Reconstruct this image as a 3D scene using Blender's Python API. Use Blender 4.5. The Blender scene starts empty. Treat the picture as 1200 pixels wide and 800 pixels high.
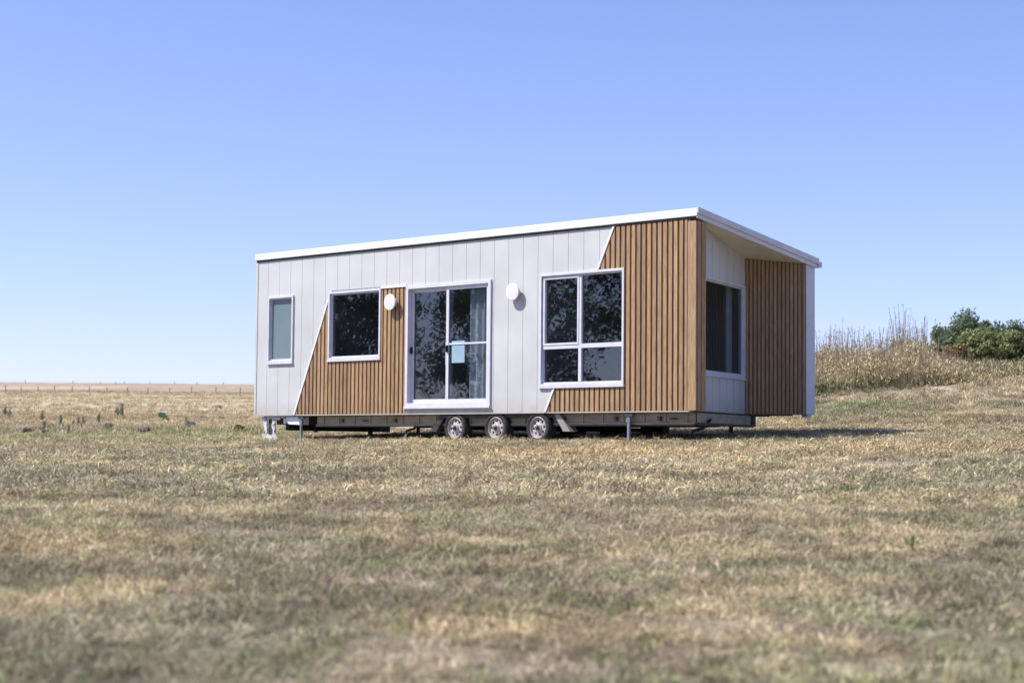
import bpy, math, random
import numpy as np
from mathutils import Vector, Matrix
random.seed(4)
rng = np.random.default_rng(11)
S = bpy.context.scene
COL = S.collection

# ------------------------------------------------------------------ camera numbers
CAM = np.array([30.986, -24.998, -0.706])
YAW, PITCH, ROLL = -0.75070, 0.05990, 0.0088
_cy, _sy, _cp, _sp = math.cos(YAW), math.sin(YAW), math.cos(PITCH), math.sin(PITCH)
FW = np.array([_sy*_cp, _cy*_cp, _sp]); RT = np.array([_cy, -_sy, 0.0]); UP = np.cross(RT, FW)
R2 = math.cos(ROLL)*RT + math.sin(ROLL)*UP; U2 = -math.sin(ROLL)*RT + math.cos(ROLL)*UP
FH = np.array([_sy, _cy]); RH = np.array([_cy, -_sy])          # horizontal forward / right
EYE = CAM[2]

# ------------------------------------------------------------------ numpy noise
_perm = rng.random((256, 256))
def vnoise(x, y):
    xi = np.floor(x).astype(int); yi = np.floor(y).astype(int)
    fx = x-xi; fy = y-yi
    fx = fx*fx*(3-2*fx); fy = fy*fy*(3-2*fy)
    g = lambda a, b: _perm[a % 256, b % 256]
    return (g(xi, yi)*(1-fx)+g(xi+1, yi)*fx)*(1-fy) + (g(xi, yi+1)*(1-fx)+g(xi+1, yi+1)*fx)*fy
def fbm(x, y, o=4):
    s = 0; a = 1; t = 0
    for k in range(o):
        s = s + a*vnoise(x*2**k+17.3*k, y*2**k+5.1*k); t += a; a *= .5
    return s/t
def sm(a, b, x):
    t = np.clip((x-a)/(b-a), 0, 1); return t*t*(3-2*t)

# ------------------------------------------------------------------ terrain
def uv(x, y):
    dx = x-CAM[0]; dy = y-CAM[1]
    return dx*FH[0]+dy*FH[1], dx*RH[0]+dy*RH[1]
LU = np.array([-500, 0, 40, 50, 60, 80, 100, 150, 200, 300, 400, 520, 650, 720, 900, 1600, 5000])
LE = np.array([0, 0, 5, 12, 20, 29, 36, 46.5, 53, 62, 67, 70.5, 73.2, 72.5, 50, 8, -6.])
RU = np.array([-500, 0, 36, 42, 45, 48, 52, 58, 64, 75, 100, 140, 300, 700, 5000])
RE = np.array([0, 0, 25, 40, 52, 65, 74, 80, 80, 74, 62, 48, 22, 8, -6.])
RE2 = np.array([0, 0, 25, 44, 64, 88, 94, 96, 94, 86, 70, 52, 22, 8, -6.])
def ground(x, y):
    x = np.asarray(x, float); y = np.asarray(y, float)
    u, v = uv(x, y)
    a = v/np.maximum(u, 4.0)
    near = -1.75 + 0.035*np.clip(u, -20, 60)
    plane = -0.555 + 0.045*y
    w = sm(-14, -3, y)*sm(60, 30, np.abs(u-30))
    z0 = near*(1-w)+plane*w
    zl = EYE + np.interp(u, LU, LE)/2114*u
    e = np.interp(u, RU, RE)
    e = e+(np.interp(u, RU, RE2)-e)*np.clip((a-.165)/.12, 0, 1.15)
    zr = EYE + e/2114*u
    m = sm(-.02, .15, a)
    zf = zl*(1-m)+zr*m
    t = sm(5, 16, y)*sm(30, 42, u)
    z = z0*(1-t)+zf*t
    z = z + (fbm(x*.35, y*.35, 3)-.5)*.10*sm(3, 12, np.hypot(x-6, (y-1)*1.5)-4) + (fbm(x*.05+9, y*.05, 3)-.5)*.5*sm(50, 120, u)
    return z
def gz(x, y): return float(ground(x, y))
def pix(px, py, umax=900):
    """where the line of sight through a photo pixel meets the terrain"""
    d = FW + R2*(px-600)/2114.04 - U2*(py-400)/2114.04
    d = d/math.hypot(d[0], d[1])
    t = np.linspace(5, umax, 12000)
    P = CAM[None]+t[:, None]*d[None]
    h = ground(P[:, 0], P[:, 1])
    k = np.where(P[:, 2] < h)[0]
    k = k[0] if len(k) else len(t)-1
    return float(P[k, 0]), float(P[k, 1]), float(h[k]), float(t[k])

def tint(x, y):
    """albedo of the dry pasture"""
    x = np.asarray(x, float); y = np.asarray(y, float)
    u, v = uv(x, y); a = v/np.maximum(u, 4)
    c = lambda *k: np.array(k)[None, :]
    straw, grey, olive, red, pale = c(.33,.27,.175), c(.235,.20,.15), c(.20,.20,.12), c(.36,.24,.145), c(.40,.34,.24)
    mixv = lambda A, B, f: A*(1-f[:, None])+B*f[:, None]
    n1 = fbm(x*.9, y*.9, 5); n2 = fbm(x*1.3+40, y*1.3+3, 4); n3 = fbm(x*.25+80, y*.25+7, 3); n4 = fbm(x*1.7+8, y*1.7+31, 3)
    C = mixv(straw+0*n1[:, None], grey, sm(.40, .62, n1)*.7)
    C = mixv(C, olive, sm(.53, .68, n2)*.75)
    C = mixv(C, red, sm(.60, .72, n3)*sm(.45, .6, n4)*.55*sm(60, 40, u))
    C = mixv(C, pale, sm(.55, .75, n4)*.45)
    # left foreground is a greyer, denser turf; a pale reddish band crosses the middle right
    C = mixv(C, c(.20,.185,.135)+0*C, sm(-.02, -.2, a)*sm(40, 26, u)*.55*sm(.3, .5, n1))
    C = mixv(C, c(.18,.175,.115)+0*C, sm(.2, .29, a)*sm(30, 20, u)*.45)
    C = mixv(C, c(.40,.29,.17)+0*C, np.exp(-((u-25.5-2*n3)/1.7)**2)*sm(-.12, .0, a)*.6)
    # greener strip left of the house
    gs = np.exp(-((u-47)/6.0)**2)*sm(-.10, -.15, a)
    C = mixv(C, c(.26,.25,.13)+0*C, np.clip(gs*(.55+.6*n2), 0, 1))
    # far field
    f = sm(55, 75, u)*sm(.05, -.05, a)
    F = c(.36,.29,.18)+0*C
    F = mixv(F, c(.29,.225,.145)+0*C, sm(.45, .62, fbm(x*.06, y*.16, 3))*.6)
    F = mixv(F, c(.42,.355,.24)+0*C, np.exp(-((u-190)/60)**2)*.6)
    F = mixv(F, c(.27,.21,.15)+0*C, sm(290, 330, u)*.85)
    F = mixv(F, c(.42,.36,.25)+0*C, np.exp(-((u-430-900*(a+.26))/30)**2)*sm(-.2, -.25, a)*.7)
    F = mixv(F, c(.20,.155,.115)+0*C, sm(560, 620, u)*.7)
    F = F*(.72+.56*fbm(x*.12+5, y*.5, 4))[:, None]
    C = mixv(C, F, f)
    # bank on the right
    b = sm(42, 47, u)*sm(.1, .16, a)
    B = mixv(c(.34,.28,.19)+0*C, c(.26,.205,.155)+0*C, sm(.45, .6, n1)*.8)
    B = mixv(B, c(.165,.20,.105)+0*C, sm(.49, .58, fbm(x*.45+3, y*.45+60, 4))*.85)
    C = mixv(C, B, b)
    mo = fbm(x*2.1+50, y*2.1+12, 4)[:, None]; nr = sm(60, 40, u)[:, None]
    C = C*(1+nr*(.34*(sm(.38, .62, mo)-.5)+.10*(sm(.4, .6, fbm(x*.5+33, y*.5+81, 3))[:, None]-.5)))
    lum = C.mean(1)[:, None]
    C = (C*.84+lum*.16*c(1.06,1.0,.90))*1.30
    return np.clip(C, .02, .8)

# ------------------------------------------------------------------ materials
def M(name, rough=.6):
    m = bpy.data.materials.new(name); m.use_nodes = True
    nt = m.node_tree; b = nt.nodes['Principled BSDF']; b.inputs['Roughness'].default_value = rough
    b.inputs['Specular IOR Level'].default_value = .35
    return m, nt, b
def N(nt, t, **k):
    n = nt.nodes.new(t)
    for a, v in k.items():
        if a in n.inputs.keys() if hasattr(n.inputs, 'keys') else False: n.inputs[a].default_value = v
        else: setattr(n, a, v)
    return n
def L(nt, a, b): nt.links.new(a, b)
def noisy(name, c1, c2, scale=3, rough=.6, metallic=0, stretch=(1, 1, 1), detail=5, bump=0, spec=.35, lo=.35, hi=.65):
    m, nt, b = M(name, rough)
    tc = N(nt, 'ShaderNodeTexCoord'); mp = N(nt, 'ShaderNodeMapping'); mp.inputs['Scale'].default_value = stretch
    nz = N(nt, 'ShaderNodeTexNoise'); nz.inputs['Scale'].default_value = scale; nz.inputs['Detail'].default_value = detail
    cr = N(nt, 'ShaderNodeValToRGB'); cr.color_ramp.elements[0].color = (*c1, 1); cr.color_ramp.elements[1].color = (*c2, 1)
    cr.color_ramp.elements[0].position = lo; cr.color_ramp.elements[1].position = hi
    L(nt, tc.outputs['Object'], mp.inputs[0]); L(nt, mp.outputs[0], nz.inputs[0]); L(nt, nz.outputs[0], cr.inputs[0])
    L(nt, cr.outputs[0], b.inputs['Base Color'])
    b.inputs['Metallic'].default_value = metallic; b.inputs['Specular IOR Level'].default_value = spec
    if bump:
        bp = N(nt, 'ShaderNodeBump'); bp.inputs['Strength'].default_value = bump; bp.inputs['Distance'].default_value = .01
        L(nt, nz.outputs[0], bp.inputs['Height']); L(nt, bp.outputs[0], b.inputs['Normal'])
    return m
m_panel = noisy('painted_panel', (.42,.43,.438), (.505,.512,.518), .9, .5, lo=.3, hi=.7, bump=.3)
m_white = noisy('white_trim', (.62,.62,.65), (.70,.70,.73), 4, .4)
m_frame = noisy('window_frame_white', (.50,.505,.57), (.56,.565,.62), 5, .35)
m_soffit = noisy('cream_soffit', (.66,.62,.54), (.72,.68,.60), 2, .6)
m_steel = noisy('galvanised_steel', (.15,.17,.20), (.24,.26,.31), 9, .45, metallic=.3)
m_chassis = noisy('primer_steel', (.24,.21,.15), (.33,.29,.20), 4, .7, stretch=(1, 1, 4))
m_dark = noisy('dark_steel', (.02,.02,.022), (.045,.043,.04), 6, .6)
m_rubber = noisy('rubber', (.018,.018,.02), (.035,.034,.033), 14, .85)
m_rim = noisy('painted_rim', (.36,.36,.38), (.52,.52,.55), 9, .4)
m_black = noisy('black_plastic', (.01,.01,.012), (.02,.02,.022), 8, .4)
m_inner = noisy('interior_wall', (.50,.50,.50), (.56,.56,.56), 2, .7)
m_ifloor = noisy('interior_floor', (.12,.09,.065), (.18,.14,.1), 3, .5, stretch=(1, 8, 1))
m_curtain = noisy('curtain', (.70,.73,.74), (.78,.80,.81), 5, .9)
m_paper = noisy('pale_blue_paper', (.22,.34,.43), (.26,.38,.47), 3, .8)
m_lens = noisy('opal_diffuser', (.58,.58,.62), (.62,.62,.66), 3, .35)
m_amber = noisy('amber_marker', (.16,.07,.02), (.22,.1,.03), 6, .4)
m_post = noisy('weathered_post', (.09,.075,.06), (.16,.13,.10), 9, .9)
m_frost = noisy('frosted_glass', (.125,.175,.20), (.15,.205,.23), .7, .22, spec=.5)
m_bark = noisy('bark', (.13,.10,.075), (.25,.2,.155), 6, .95, stretch=(1, 1, .3), bump=.5)
m_flap = noisy('grey_guard', (.20,.19,.18), (.28,.27,.25), 5, .6)

def dusty(m, z0=.0, h=.32):
    nt = m.node_tree; b = nt.nodes['Principled BSDF']; src = b.inputs['Base Color'].links[0].from_socket
    tc = N(nt, 'ShaderNodeTexCoord'); sx = N(nt, 'ShaderNodeSeparateXYZ'); L(nt, tc.outputs['Object'], sx.inputs[0])
    mr = N(nt, 'ShaderNodeMapRange'); mr.inputs[1].default_value = z0; mr.inputs[2].default_value = z0+h; mr.inputs[3].default_value = .75; mr.inputs[4].default_value = 0
    nz = N(nt, 'ShaderNodeTexNoise'); nz.inputs['Scale'].default_value = 7; nz.inputs['Detail'].default_value = 8; L(nt, tc.outputs['Object'], nz.inputs[0])
    mu = N(nt, 'ShaderNodeMath', operation='MULTIPLY'); mu.use_clamp = True; L(nt, sx.outputs[2], mr.inputs[0]); L(nt, mr.outputs[0], mu.inputs[0]); L(nt, nz.outputs[0], mu.inputs[1])
    mx = N(nt, 'ShaderNodeMix', data_type='RGBA'); mx.inputs[7].default_value = (.30, .25, .19, 1); L(nt, mu.outputs[0], mx.inputs[0]); L(nt, src, mx.inputs[6]); L(nt, mx.outputs[2], b.inputs['Base Color'])
dusty(m_panel)
dusty(m_rim, -5, 400)
def timber(name, c1, c2, c3):
    m, nt, b = M(name, .55)
    tc = N(nt, 'ShaderNodeTexCoord'); mp = N(nt, 'ShaderNodeMapping'); mp.inputs['Scale'].default_value = (14, 14, 1.1)
    nz = N(nt, 'ShaderNodeTexNoise'); nz.inputs['Scale'].default_value = 3; nz.inputs['Detail'].default_value = 6; nz.inputs['Distortion'].default_value = .6
    cr = N(nt, 'ShaderNodeValToRGB'); e = cr.color_ramp.elements
    e[0].position = .3; e[0].color = (*c1, 1); e[1].position = .7; e[1].color = (*c3, 1)
    k = e.new(.5); k.color = (*c2, 1)
    at = N(nt, 'ShaderNodeAttribute'); at.attribute_name = 'shade'
    mx = N(nt, 'ShaderNodeMix', data_type='RGBA', blend_type='MULTIPLY'); mx.inputs[0].default_value = 1
    L(nt, tc.outputs['Object'], mp.inputs[0]); L(nt, mp.outputs[0], nz.inputs[0]); L(nt, nz.outputs[0], cr.inputs[0])
    L(nt, cr.outputs[0], mx.inputs[6]); L(nt, at.outputs['Color'], mx.inputs[7]); L(nt, mx.outputs[2], b.inputs['Base Color'])
    return m
m_timber = timber('timber_look_batten', (.215,.13,.066), (.305,.195,.105), (.375,.252,.148))
m_tback = noisy('timber_backing', (.19,.12,.065), (.24,.15,.085), 3, .7, stretch=(10, 10, 1))

def glass(k=1.4):
    m = bpy.data.materials.new('glass'); m.use_nodes = True; nt = m.node_tree; nt.nodes.clear()
    out = N(nt, 'ShaderNodeOutputMaterial'); mix = N(nt, 'ShaderNodeMixShader')
    tr = N(nt, 'ShaderNodeBsdfTransparent'); tr.inputs[0].default_value = (.66,.70,.73, 1)
    gl = N(nt, 'ShaderNodeBsdfGlossy'); gl.inputs['Roughness'].default_value = 0.01; gl.inputs[0].default_value = (.9,.95,1, 1)
    fr0 = N(nt, 'ShaderNodeLayerWeight'); fr0.inputs[0].default_value = .5       # facing is the same from both sides of the pane
    pw_ = N(nt, 'ShaderNodeMath', operation='POWER'); pw_.inputs[1].default_value = 5
    fr = N(nt, 'ShaderNodeMath', operation='MULTIPLY_ADD'); fr.inputs[1].default_value = .95; fr.inputs[2].default_value = .045
    L(nt, fr0.outputs['Facing'], pw_.inputs[0]); L(nt, pw_.outputs[0], fr.inputs[0])
    mt = N(nt, 'ShaderNodeMath', operation='MULTIPLY'); mt.inputs[1].default_value = k; mt.use_clamp = True
    L(nt, fr.outputs[0], mt.inputs[0]); L(nt, mt.outputs[0], mix.inputs[0])
    L(nt, tr.outputs[0], mix.inputs[1]); L(nt, gl.outputs[0], mix.inputs[2]); L(nt, mix.outputs[0], out.inputs[0])
    # slightly uneven panes: reflections waver as in real double glazing
    tc = N(nt, 'ShaderNodeTexCoord'); nz = N(nt, 'ShaderNodeTexNoise'); nz.inputs['Scale'].default_value = 1.6; nz.inputs['Detail'].default_value = 1
    bp = N(nt, 'ShaderNodeBump'); bp.inputs['Strength'].default_value = .04; bp.inputs['Distance'].default_value = .02
    L(nt, tc.outputs['Object'], nz.inputs[0]); L(nt, nz.outputs[0], bp.inputs['Height']); L(nt, bp.outputs[0], gl.inputs['Normal'])
    return m
m_glass = glass(); m_glass_low = glass(.45)

def leafmat(name, trans=.35, attr='shade', inst=False):
    m = bpy.data.materials.new(name); m.use_nodes = True; nt = m.node_tree; nt.nodes.clear()
    out = N(nt, 'ShaderNodeOutputMaterial'); mix = N(nt, 'ShaderNodeMixShader'); mix.inputs[0].default_value = trans
    d = N(nt, 'ShaderNodeBsdfDiffuse'); t = N(nt, 'ShaderNodeBsdfTranslucent')
    at = N(nt, 'ShaderNodeAttribute'); at.attribute_name = attr; src = at.outputs['Color']
    if inst:
        ai = N(nt, 'ShaderNodeAttribute'); ai.attribute_type = 'INSTANCER'; ai.attribute_name = 'tint'
        mx = N(nt, 'ShaderNodeMix', data_type='RGBA', blend_type='MULTIPLY'); mx.inputs[0].default_value = 1
        L(nt, src, mx.inputs[6]); L(nt, ai.outputs['Color'], mx.inputs[7]); src = mx.outputs[2]
    L(nt, src, d.inputs[0]); L(nt, src, t.inputs[0]); L(nt, d.outputs[0], mix.inputs[1]); L(nt, t.outputs[0], mix.inputs[2]); L(nt, mix.outputs[0], out.inputs[0])
    return m
m_leaf = leafmat('foliage', .3)
m_blade = leafmat('dry_grass', .3, inst=True)

def groundmat():
    m, nt, b = M('pasture_soil', .95); b.inputs['Specular IOR Level'].default_value = .1
    at = N(nt, 'ShaderNodeAttribute'); at.attribute_name = 'tint'
    tc = N(nt, 'ShaderNodeTexCoord')
    col = at.outputs['Color']
    for sc, lo, hi in ((.9, .75, 1.2), (9, .55, 1.35), (60, .6, 1.35)):
        nz = N(nt, 'ShaderNodeTexNoise'); nz.inputs['Scale'].default_value = sc; nz.inputs['Detail'].default_value = 6; nz.inputs['Roughness'].default_value = .65
        mr = N(nt, 'ShaderNodeMapRange'); mr.inputs[1].default_value = .3; mr.inputs[2].default_value = .7; mr.inputs[3].default_value = lo; mr.inputs[4].default_value = hi
        mx = N(nt, 'ShaderNodeMix', data_type='RGBA', blend_type='MULTIPLY'); mx.inputs[0].default_value = 1
        L(nt, tc.outputs['Object'], nz.inputs[0]); L(nt, nz.outputs[0], mr.inputs[0]); L(nt, col, mx.inputs[6]); L(nt, mr.outputs[0], mx.inputs[7]); col = mx.outputs[2]
    L(nt, col, b.inputs['Base Color'])
    bp = N(nt, 'ShaderNodeBump'); bp.inputs['Strength'].default_value = .9; bp.inputs['Distance'].default_value = .06
    L(nt, nz.outputs[0], bp.inputs['Height']); L(nt, bp.outputs[0], b.inputs['Normal'])
    return m
m_ground = groundmat()

# ------------------------------------------------------------------ mesh builder
class MB:
    def __init__(s): s.v = []; s.f = []; s.m = []; s.sh = []; s.mi = 0; s.shade = 1.0
    def add(s, vs, fs):
        o = len(s.v); s.v += [tuple(p) for p in vs]
        for f in fs: s.f.append([o+i for i in f]); s.m.append(s.mi); s.sh.append(s.shade)
        return s
    def hexa(s, p):                       # 8 points: bottom ring 0-3, top ring 4-7
        return s.add(p, [(3,2,1,0),(4,5,6,7),(0,1,5,4),(1,2,6,5),(2,3,7,6),(3,0,4,7)])
    def box(s, x0, x1, y0, y1, z0, z1):
        return s.hexa([(x0,y0,z0),(x1,y0,z0),(x1,y1,z0),(x0,y1,z0),(x0,y0,z1),(x1,y0,z1),(x1,y1,z1),(x0,y1,z1)])
    def prism(s, poly, a, b, fn):         # poly of 2-D points extruded from a to b; fn(p, q, depth) -> xyz
        n = len(poly)
        vs = [fn(p[0], p[1], a) for p in poly]+[fn(p[0], p[1], b) for p in poly]
        fs = [tuple(range(n)), tuple(range(2*n-1, n-1, -1))]+[(i, i+n, (i+1) % n+n, (i+1) % n) for i in range(n)]
        return s.add(vs, fs)
    def bar(s, a, b, w, h=None, up=(0, 0, 1)):
        h = h or w; a = Vector(a); b = Vector(b); d = (b-a).normalized(); r = d.cross(Vector(up))
        if r.length < 1e-3: r = Vector((1, 0, 0))
        r.normalize(); u = r.cross(d); r *= w/2; u *= h/2
        return s.hexa([a-r-u, a+r-u, b+r-u, b-r-u, a-r+u, a+r+u, b+r+u, b-r+u])
    def tube(s, pts, rad, n=8, cap=True):
        pts = [Vector(p) for p in pts]; rad = rad if hasattr(rad, '__len__') else [rad]*len(pts); vs = []; fs = []
        for i, p in enumerate(pts):
            d = (pts[min(i+1, len(pts)-1)]-pts[max(i-1, 0)]).normalized()
            r = d.cross(Vector((0, 0, 1))) if abs(d.z) < .95 else d.cross(Vector((1, 0, 0)))
            r.normalize(); u = r.cross(d)
            for k in range(n):
                a = 2*math.pi*k/n; vs.append(p+(r*math.cos(a)+u*math.sin(a))*rad[i])
        for i in range(len(pts)-1):
            for k in range(n): fs.append((i*n+k, i*n+(k+1) % n, (i+1)*n+(k+1) % n, (i+1)*n+k))
        if cap: fs += [tuple(range(n-1, -1, -1)), tuple(range((len(pts)-1)*n, len(pts)*n))]
        return s.add(vs, fs)
    def lathe(s, prof, c, axis='y', n=40, closed=False):   # prof: (radius, offset along axis)
        vs = []; fs = []; c = Vector(c)
        for r, h in prof:
            for k in range(n):
                a = 2*math.pi*k/n
                vs.append(c+Vector((r*math.cos(a), h, r*math.sin(a))) if axis == 'y' else c+Vector((r*math.cos(a), r*math.sin(a), h)))
        q = len(prof)
        for i in range(q-1 if not closed else q):
            j = (i+1) % q
            for k in range(n): fs.append((i*n+k, i*n+(k+1) % n, j*n+(k+1) % n, j*n+k))
        return s.add(vs, fs)
    def build(s, name, mats, parent=None, smooth=False, bevel=0):
        me = bpy.data.meshes.new(name); me.from_pydata(s.v, [], s.f)
        for m in (mats if isinstance(mats, (list, tuple)) else [mats]): me.materials.append(m)
        me.polygons.foreach_set('material_index', s.m)
        if len(set(s.sh)) > 1 or s.shade != 1.0 or True:
            ca = me.color_attributes.new('shade', 'FLOAT_COLOR', 'CORNER')
            arr = np.ones((len(me.loops), 4), np.float32)
            lt = np.array([p.loop_total for p in me.polygons]); arr[:, :3] = np.repeat(np.array(s.sh, np.float32), lt)[:, None]
            ca.data.foreach_set('color', arr.ravel())
        if smooth:
            me.polygons.foreach_set('use_smooth', [True]*len(me.polygons))
        import bmesh
        bm = bmesh.new(); bm.from_mesh(me); bmesh.ops.recalc_face_normals(bm, faces=bm.faces); bm.to_mesh(me); bm.free()
        if smooth and hasattr(me, 'set_sharp_from_angle'): me.set_sharp_from_angle(angle=math.radians(35))
        o = bpy.data.objects.new(name, me); COL.objects.link(o)
        if parent:
            o.parent = parent
            off = Vector(parent.location) if parent.parent is None else Vector((0, 0, 0))
            o.matrix_parent_inverse = Matrix.Translation(-off)
        if bevel:
            b = o.modifiers.new('bevel', 'BEVEL'); b.width = bevel; b.segments = 2; b.limit_method = 'ANGLE'
        return o
def tag(o, label=None, cat=None, group=None, kind=None):
    if label: o['label'] = label
    if cat: o['category'] = cat
    if group: o['group'] = group
    if kind: o['kind'] = kind
    return o
def empty(name, loc):
    o = bpy.data.objects.new(name, None); COL.objects.link(o); o.location = loc; o.empty_display_size = .2; return o
def quads(name, P, mat, shade=None, parent=None):          # P: (n,4,3) numpy, shade (n,3)
    n = len(P); me = bpy.data.meshes.new(name)
    me.vertices.add(n*4); me.vertices.foreach_set('co', P.reshape(-1).astype(np.float32))
    me.loops.add(n*4); me.loops.foreach_set('vertex_index', np.arange(n*4, dtype=np.int32))
    me.polygons.add(n); me.polygons.foreach_set('loop_start', np.arange(0, n*4, 4, dtype=np.int32))
    me.update(calc_edges=True); me.materials.append(mat)
    if shade is not None:
        ca = me.color_attributes.new('shade', 'FLOAT_COLOR', 'CORNER')
        a = np.ones((n, 4, 4), np.float32); a[:, :, :3] = shade[:, None, :]; ca.data.foreach_set('color', a.ravel())
    o = bpy.data.objects.new(name, me); COL.objects.link(o)
    if parent: o.parent = parent
    return o

# ------------------------------------------------------------------ ground mesh (one sheet)
def make_ground():
    rad = np.concatenate([np.linspace(0, 6, 8)[1:], np.geomspace(6.3, 60, 190), np.geomspace(61, 1000, 190), np.geomspace(1040, 6000, 24)])
    # direction list: dense inside the view and a good margin, sparse elsewhere
    a0 = math.atan2(FH[1], FH[0])
    d = np.concatenate([np.linspace(-.52, .56, 520), np.linspace(.59, 2*math.pi-.55, 150)])
    A = a0+d
    X = CAM[0]+rad[:, None]*np.cos(A)[None]; Y = CAM[1]+rad[:, None]*np.sin(A)[None]
    x = np.concatenate([[CAM[0]], X.ravel()]); y = np.concatenate([[CAM[1]], Y.ravel()])
    z = ground(x, y)
    me = bpy.data.meshes.new('ground'); na = len(A); nr = len(rad)
    i, j = np.meshgrid(np.arange(nr-1), np.arange(na), indexing='ij'); j2 = (j+1) % na
    q = np.stack([1+i*na+j, 1+(i+1)*na+j, 1+(i+1)*na+j2, 1+i*na+j2], -1).reshape(-1, 4)
    tri = [(0, 1+k, 1+(k+1) % na) for k in range(na)]
    me.from_pydata(np.stack([x, y, z], 1).tolist(), [], q.tolist()+tri)
    ca = me.color_attributes.new('tint', 'FLOAT_COLOR', 'POINT'); a = np.ones((len(x), 4), np.float32); a[:, :3] = tint(x, y)
    # soil between the blades is darker than the straw itself in the near turf
    ca.data.foreach_set('color', a.ravel())
    me.polygons.foreach_set('use_smooth', [True]*len(me.polygons)); me.materials.append(m_ground)
    o = bpy.data.objects.new('ground', me); COL.objects.link(o); tag(o, kind='structure')
    return o
make_ground()

# ------------------------------------------------------------------ polygon helpers for the front wall
def clip(poly, a, b, c):                   # keep a*x+b*z <= c
    out = []
    for i in range(len(poly)):
        p, q = poly[i], poly[(i+1) % len(poly)]
        dp, dq = a*p[0]+b*p[1]-c, a*q[0]+b*q[1]-c
        if dp <= 0: out.append(p)
        if (dp < 0 < dq) or (dq < 0 < dp):
            t = dp/(dp-dq); out.append((p[0]+t*(q[0]-p[0]), p[1]+t*(q[1]-p[1])))
    return out
def area(p): return abs(sum(p[i][0]*p[(i+1) % len(p)][1]-p[(i+1) % len(p)][0]*p[i][1] for i in range(len(p))))/2 if len(p) > 2 else 0
def subtract(poly, r):
    x0, x1, z0, z1 = r; out = []
    l = clip(poly, 1, 0, x0); out.append(l); rest = clip(poly, -1, 0, -x0)
    if len(rest) > 2: out.append(clip(rest, -1, 0, -x1)); rest = clip(rest, 1, 0, x1)
    if len(rest) > 2: out.append(clip(rest, 0, 1, z0)); out.append(clip(rest, 0, -1, -z1))
    return [p for p in out if area(p) > 1e-4]
def sub_all(poly, rs):
    ps = [poly]
    for r in rs: ps = [q for p in ps for q in subtract(p, r)]
    return ps
FY = lambda p, q, d: (p, d, q)

# ------------------------------------------------------------------ the tiny house
LH, WH, H, HB = 12.04, 3.667, 3.35, 2.775
SL = (HB-H)/WH
zt = lambda y: H+SL*y
W1 = (.43, 1.27, 1.125, 2.56); W2 = (2.41, 4.02, 1.13, 2.56); DR = (4.765, 7.125, .135, 2.56); W3 = (8.39, 10.43, .475, 2.575)
OPEN = [W1, W2, DR, W3]
ins = lambda r, d: (r[0]+d, r[1]-d, r[2]+d, r[3]-d)
house = empty('tiny_house', (6.0, 1.8, -.55))
tag(house, 'long single storey cabin on a trailer with grey panels, slanted timber cladding and skillion roof', 'tiny house')

s1 = (1, -.4387, 1.354)       # x - .4387 z <= 1.354 is left of slant one
s2 = (1, -.4866, 8.545)
neg = lambda s: (-s[0], -s[1], -s[2])
# painted panels
mb = MB()
bx = [0.0]+[0.012+.3775*k for k in range(1, 33)]
for k in range(len(bx)-1):
    x0, x1 = bx[k]+.004, bx[k+1]-.004
    mb.shade = 1
    lo, hi = (x0, 0), (x1, 0)
    pcs = []
    for (z0, z1) in ((0, 2.59), (2.59, zt(0)-.005)):
        full = [(x0, z0), (x1, z0), (x1, z1), (x0, z1)]
        if z0 == 0:
            L1 = clip(full, 1, 0, 4.765)
            if len(L1) > 2: pcs.append(clip(L1, *s1))
            L2 = clip(full, -1, 0, -4.765)
            if len(L2) > 2: pcs.append(clip(L2, *s2))
        else: pcs.append(clip(full, *s2))
    for p in pcs:
        if area(p) < 1e-4: continue
        for q in sub_all(p, [ins(r, .02) for r in OPEN]): mb.prism(q, 0, .02, FY)
mb.build('panel_cladding', m_panel, house, bevel=.0)['label'] = 'pale grey vertical panels with thin joints'
# backing wall (solid, openings cut)
mb = MB()
for q in sub_all([(0.0, 0.0), (11.88, 0.0), (11.88, zt(.05)-.01), (0.0, zt(.05)-.01)], [ins(r, .05) for r in OPEN]): mb.prism(q, .024, .12, FY)
mb.build('wall', m_inner, house)['label'] = 'front wall core behind the cladding'
# timber battens
def battens(reg, nm, xs0, xs1, z0, z1, clips, opens, plain=None):
    mb = MB(); pitch = .1195; k = 0; x = xs0
    while x < xs1:
        mb.shade = random.uniform(.80, 1.15)
        p = [(x+.0, z0), (min(x+.078, xs1), z0), (min(x+.078, xs1), z1), (x, z1)]
        for c in clips: p = clip(p, *c)
        if area(p) > 1e-4:
            for q in sub_all(p, opens): mb.prism(q, -.014, .012, FY)
        x += pitch
    mb.mi = 1; mb.shade = 1
    p = [(xs0, z0), (xs1, z0), (xs1, z1), (xs0, z1)]
    for c in clips: p = clip(p, *c)
    for q in sub_all(p, opens): mb.prism(q, .0125, .0225, FY)
    if plain: mb.mi = 0; mb.shade = 1.08; mb.box(*plain)
    return mb.build(nm, [m_timber, m_tback], house)
o = battens(None, 'timber_cladding', 1.36, 4.76, .0, 2.555, [neg(s1)], [ins(W2, .02)]); o['label'] = 'timber battens between the slanted joint and the glass door'
o = battens(None, 'timber_cladding', 8.56, 11.84, .0, zt(0)-.01, [neg(s2)], [ins(W3, .02)]); o['label'] = 'timber battens at the near end around the four pane window'
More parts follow.
